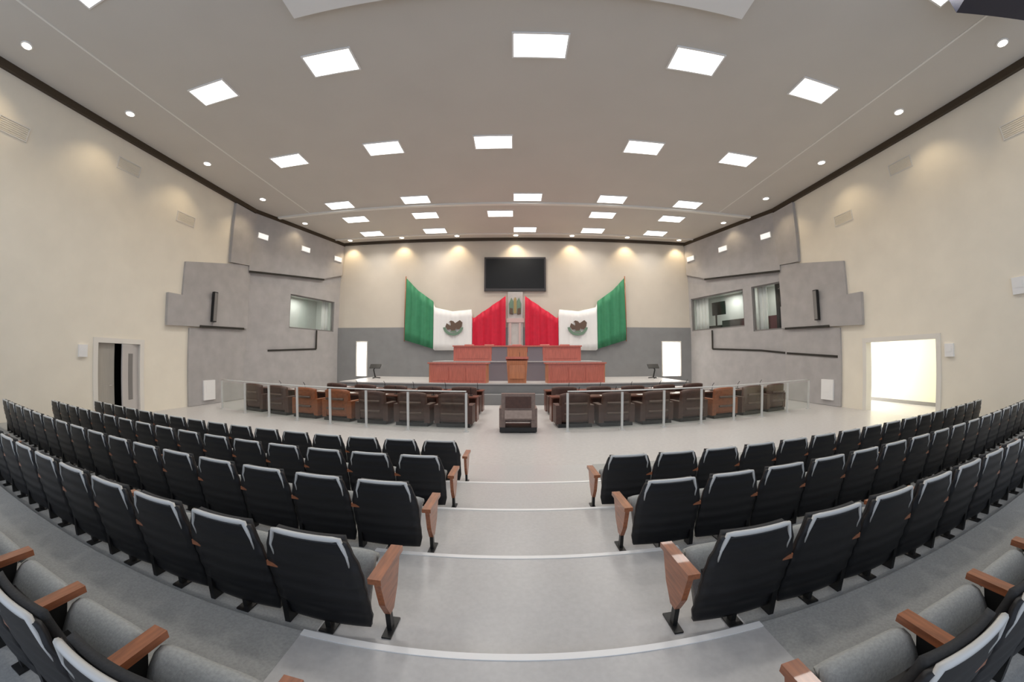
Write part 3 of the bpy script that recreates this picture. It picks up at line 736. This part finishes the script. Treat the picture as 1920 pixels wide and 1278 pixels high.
def make_desk():
    r = empty('deputy_desk')
    b = MB(); b.box(-.60, .60, -.28, .30, .74, .78); b.build('desk_top', 'deskwood', r, bevel=.01)
    b = MB(); b.box(-.58, .58, .24, .28, .05, .735); b.box(-.5, .5, .28, .295, .14, .66); b.build('front_panel', 'deskwood', r, bevel=.006)
    for s in (-1, 1):
        b = MB(); b.box(s*.565-.02, s*.565+.02, -.22, .238, .0, .735); b.build('side_panel', 'deskwood', r, bevel=.006)
    b = MB(); b.tube([(.35, .1, .78), (.35, .06, .98), (.35, -.02, 1.06)], .010, 8); b.box(.29, .41, .04, .16, .781, .80); b.build('microphone', 'black', r)
    b = MB(); b.box(-.22, .08, -.16, .06, .781, .786); b.build('document', 'white', r)
    remember(r); return r
dk = make_desk(); fd = True
for row, (yc, yd) in enumerate(((10.05, 10.95), (12.2, 13.0))):
    for s, nm, X in ((-1, 'left', LX), (1, 'right', RX)):
        for i, x in enumerate(X if row == 0 else X[:5]):
            m = 'tan' if row == 0 and (s, i) in TAN else 'leather'
            col = 'orange-brown' if m == 'tan' else 'dark brown'
            rn = 'nearer' if row == 0 else 'farther'
            place_exec(m, x, yc, '%s leather deputy chair, %s %s of the gap, %s row behind the railing' % (col, ORD[i+1], nm, rn))
            o = dk if fd else copy_tree(dk); fd = False
            o.location = (x, dep_y(yd, x)+(.0), 0); o.rotation_euler = (0, 0, math.atan(2*RCURVE*x))
            tag(o, 'dark wooden deputy desk, %s %s of the central gap, %s desk row' % (ORD[i+1], nm, rn), 'desk', "deputies' desks")
# the lone wide armchair in the middle gap
r = empty('wide_armchair', (.11, 9.4, 0)); tag(r, 'wide taupe-brown armchair with a dark upper back panel, alone in the central railing gap', 'armchair')
b = MB(); b.box(-.45, .45, -.28, -.10, .36, 1.06); b.build('backrest', 'taupe', r, bevel=.05, seg=3)
b = MB(); b.box(-.34, .34, -.31, -.275, .68, .98); b.build('upper_panel', 'leather', r, bevel=.015)
b = MB(); b.box(-.36, .36, -.32, -.275, .40, .62); b.build('lower_padding', 'padlight', r, bevel=.015)
b = MB(); b.box(-.38, .38, -.10, .42, .26, .48); b.build('seat', 'taupe', r, bevel=.05, seg=3)
for s in (-1, 1):
    b = MB(); b.box(s*.43-.08, s*.43+.08, -.24, .42, .14, .66); b.build('armrest', 'taupe', r, bevel=.04, seg=3)
b = MB(); b.box(-.50, .50, -.26, .42, .03, .15); b.build('plinth', 'black', r, bevel=.01)

# ------------------------------------------------------------------ world, rear daylight, camera
w = bpy.data.worlds.new('world'); S.world = w; w.use_nodes = True
bg = w.node_tree.nodes['Background']; bg.inputs[0].default_value = (.72, .82, 1, 1); bg.inputs[1].default_value = 1.1

cam = bpy.data.cameras.new('camera'); co = bpy.data.objects.new('camera', cam); COL.objects.link(co)
cam.type = 'PANO'; cam.panorama_type = 'FISHEYE_LENS_POLYNOMIAL'
cam.sensor_width = 36; cam.sensor_height = 36*1278/1920; cam.sensor_fit = 'HORIZONTAL'
cam.fisheye_fov = math.radians(200); cam.fisheye_polynomial_k0 = 0
cam.fisheye_polynomial_k1 = -0.08339113637049686; cam.fisheye_polynomial_k2 = 0.000290246243973388
cam.fisheye_polynomial_k3 = 3.905070821827469e-05; cam.fisheye_polynomial_k4 = -8.060524821478648e-07
co.location = (0, 0, EYE); co.rotation_euler = (PI/2+.0473, 0, .0062)
cam.clip_start = .05; cam.clip_end = 200
S.camera = co
S.view_settings.view_transform = 'Standard'; S.view_settings.look = 'None'; S.view_settings.gamma = 1; S.view_settings.exposure = 0.0; S.view_settings.use_curve_mapping = False
S.cycles.use_denoising = True
S.cycles.max_bounces = 8; S.cycles.diffuse_bounces = 5; S.cycles.sample_clamp_indirect = 8
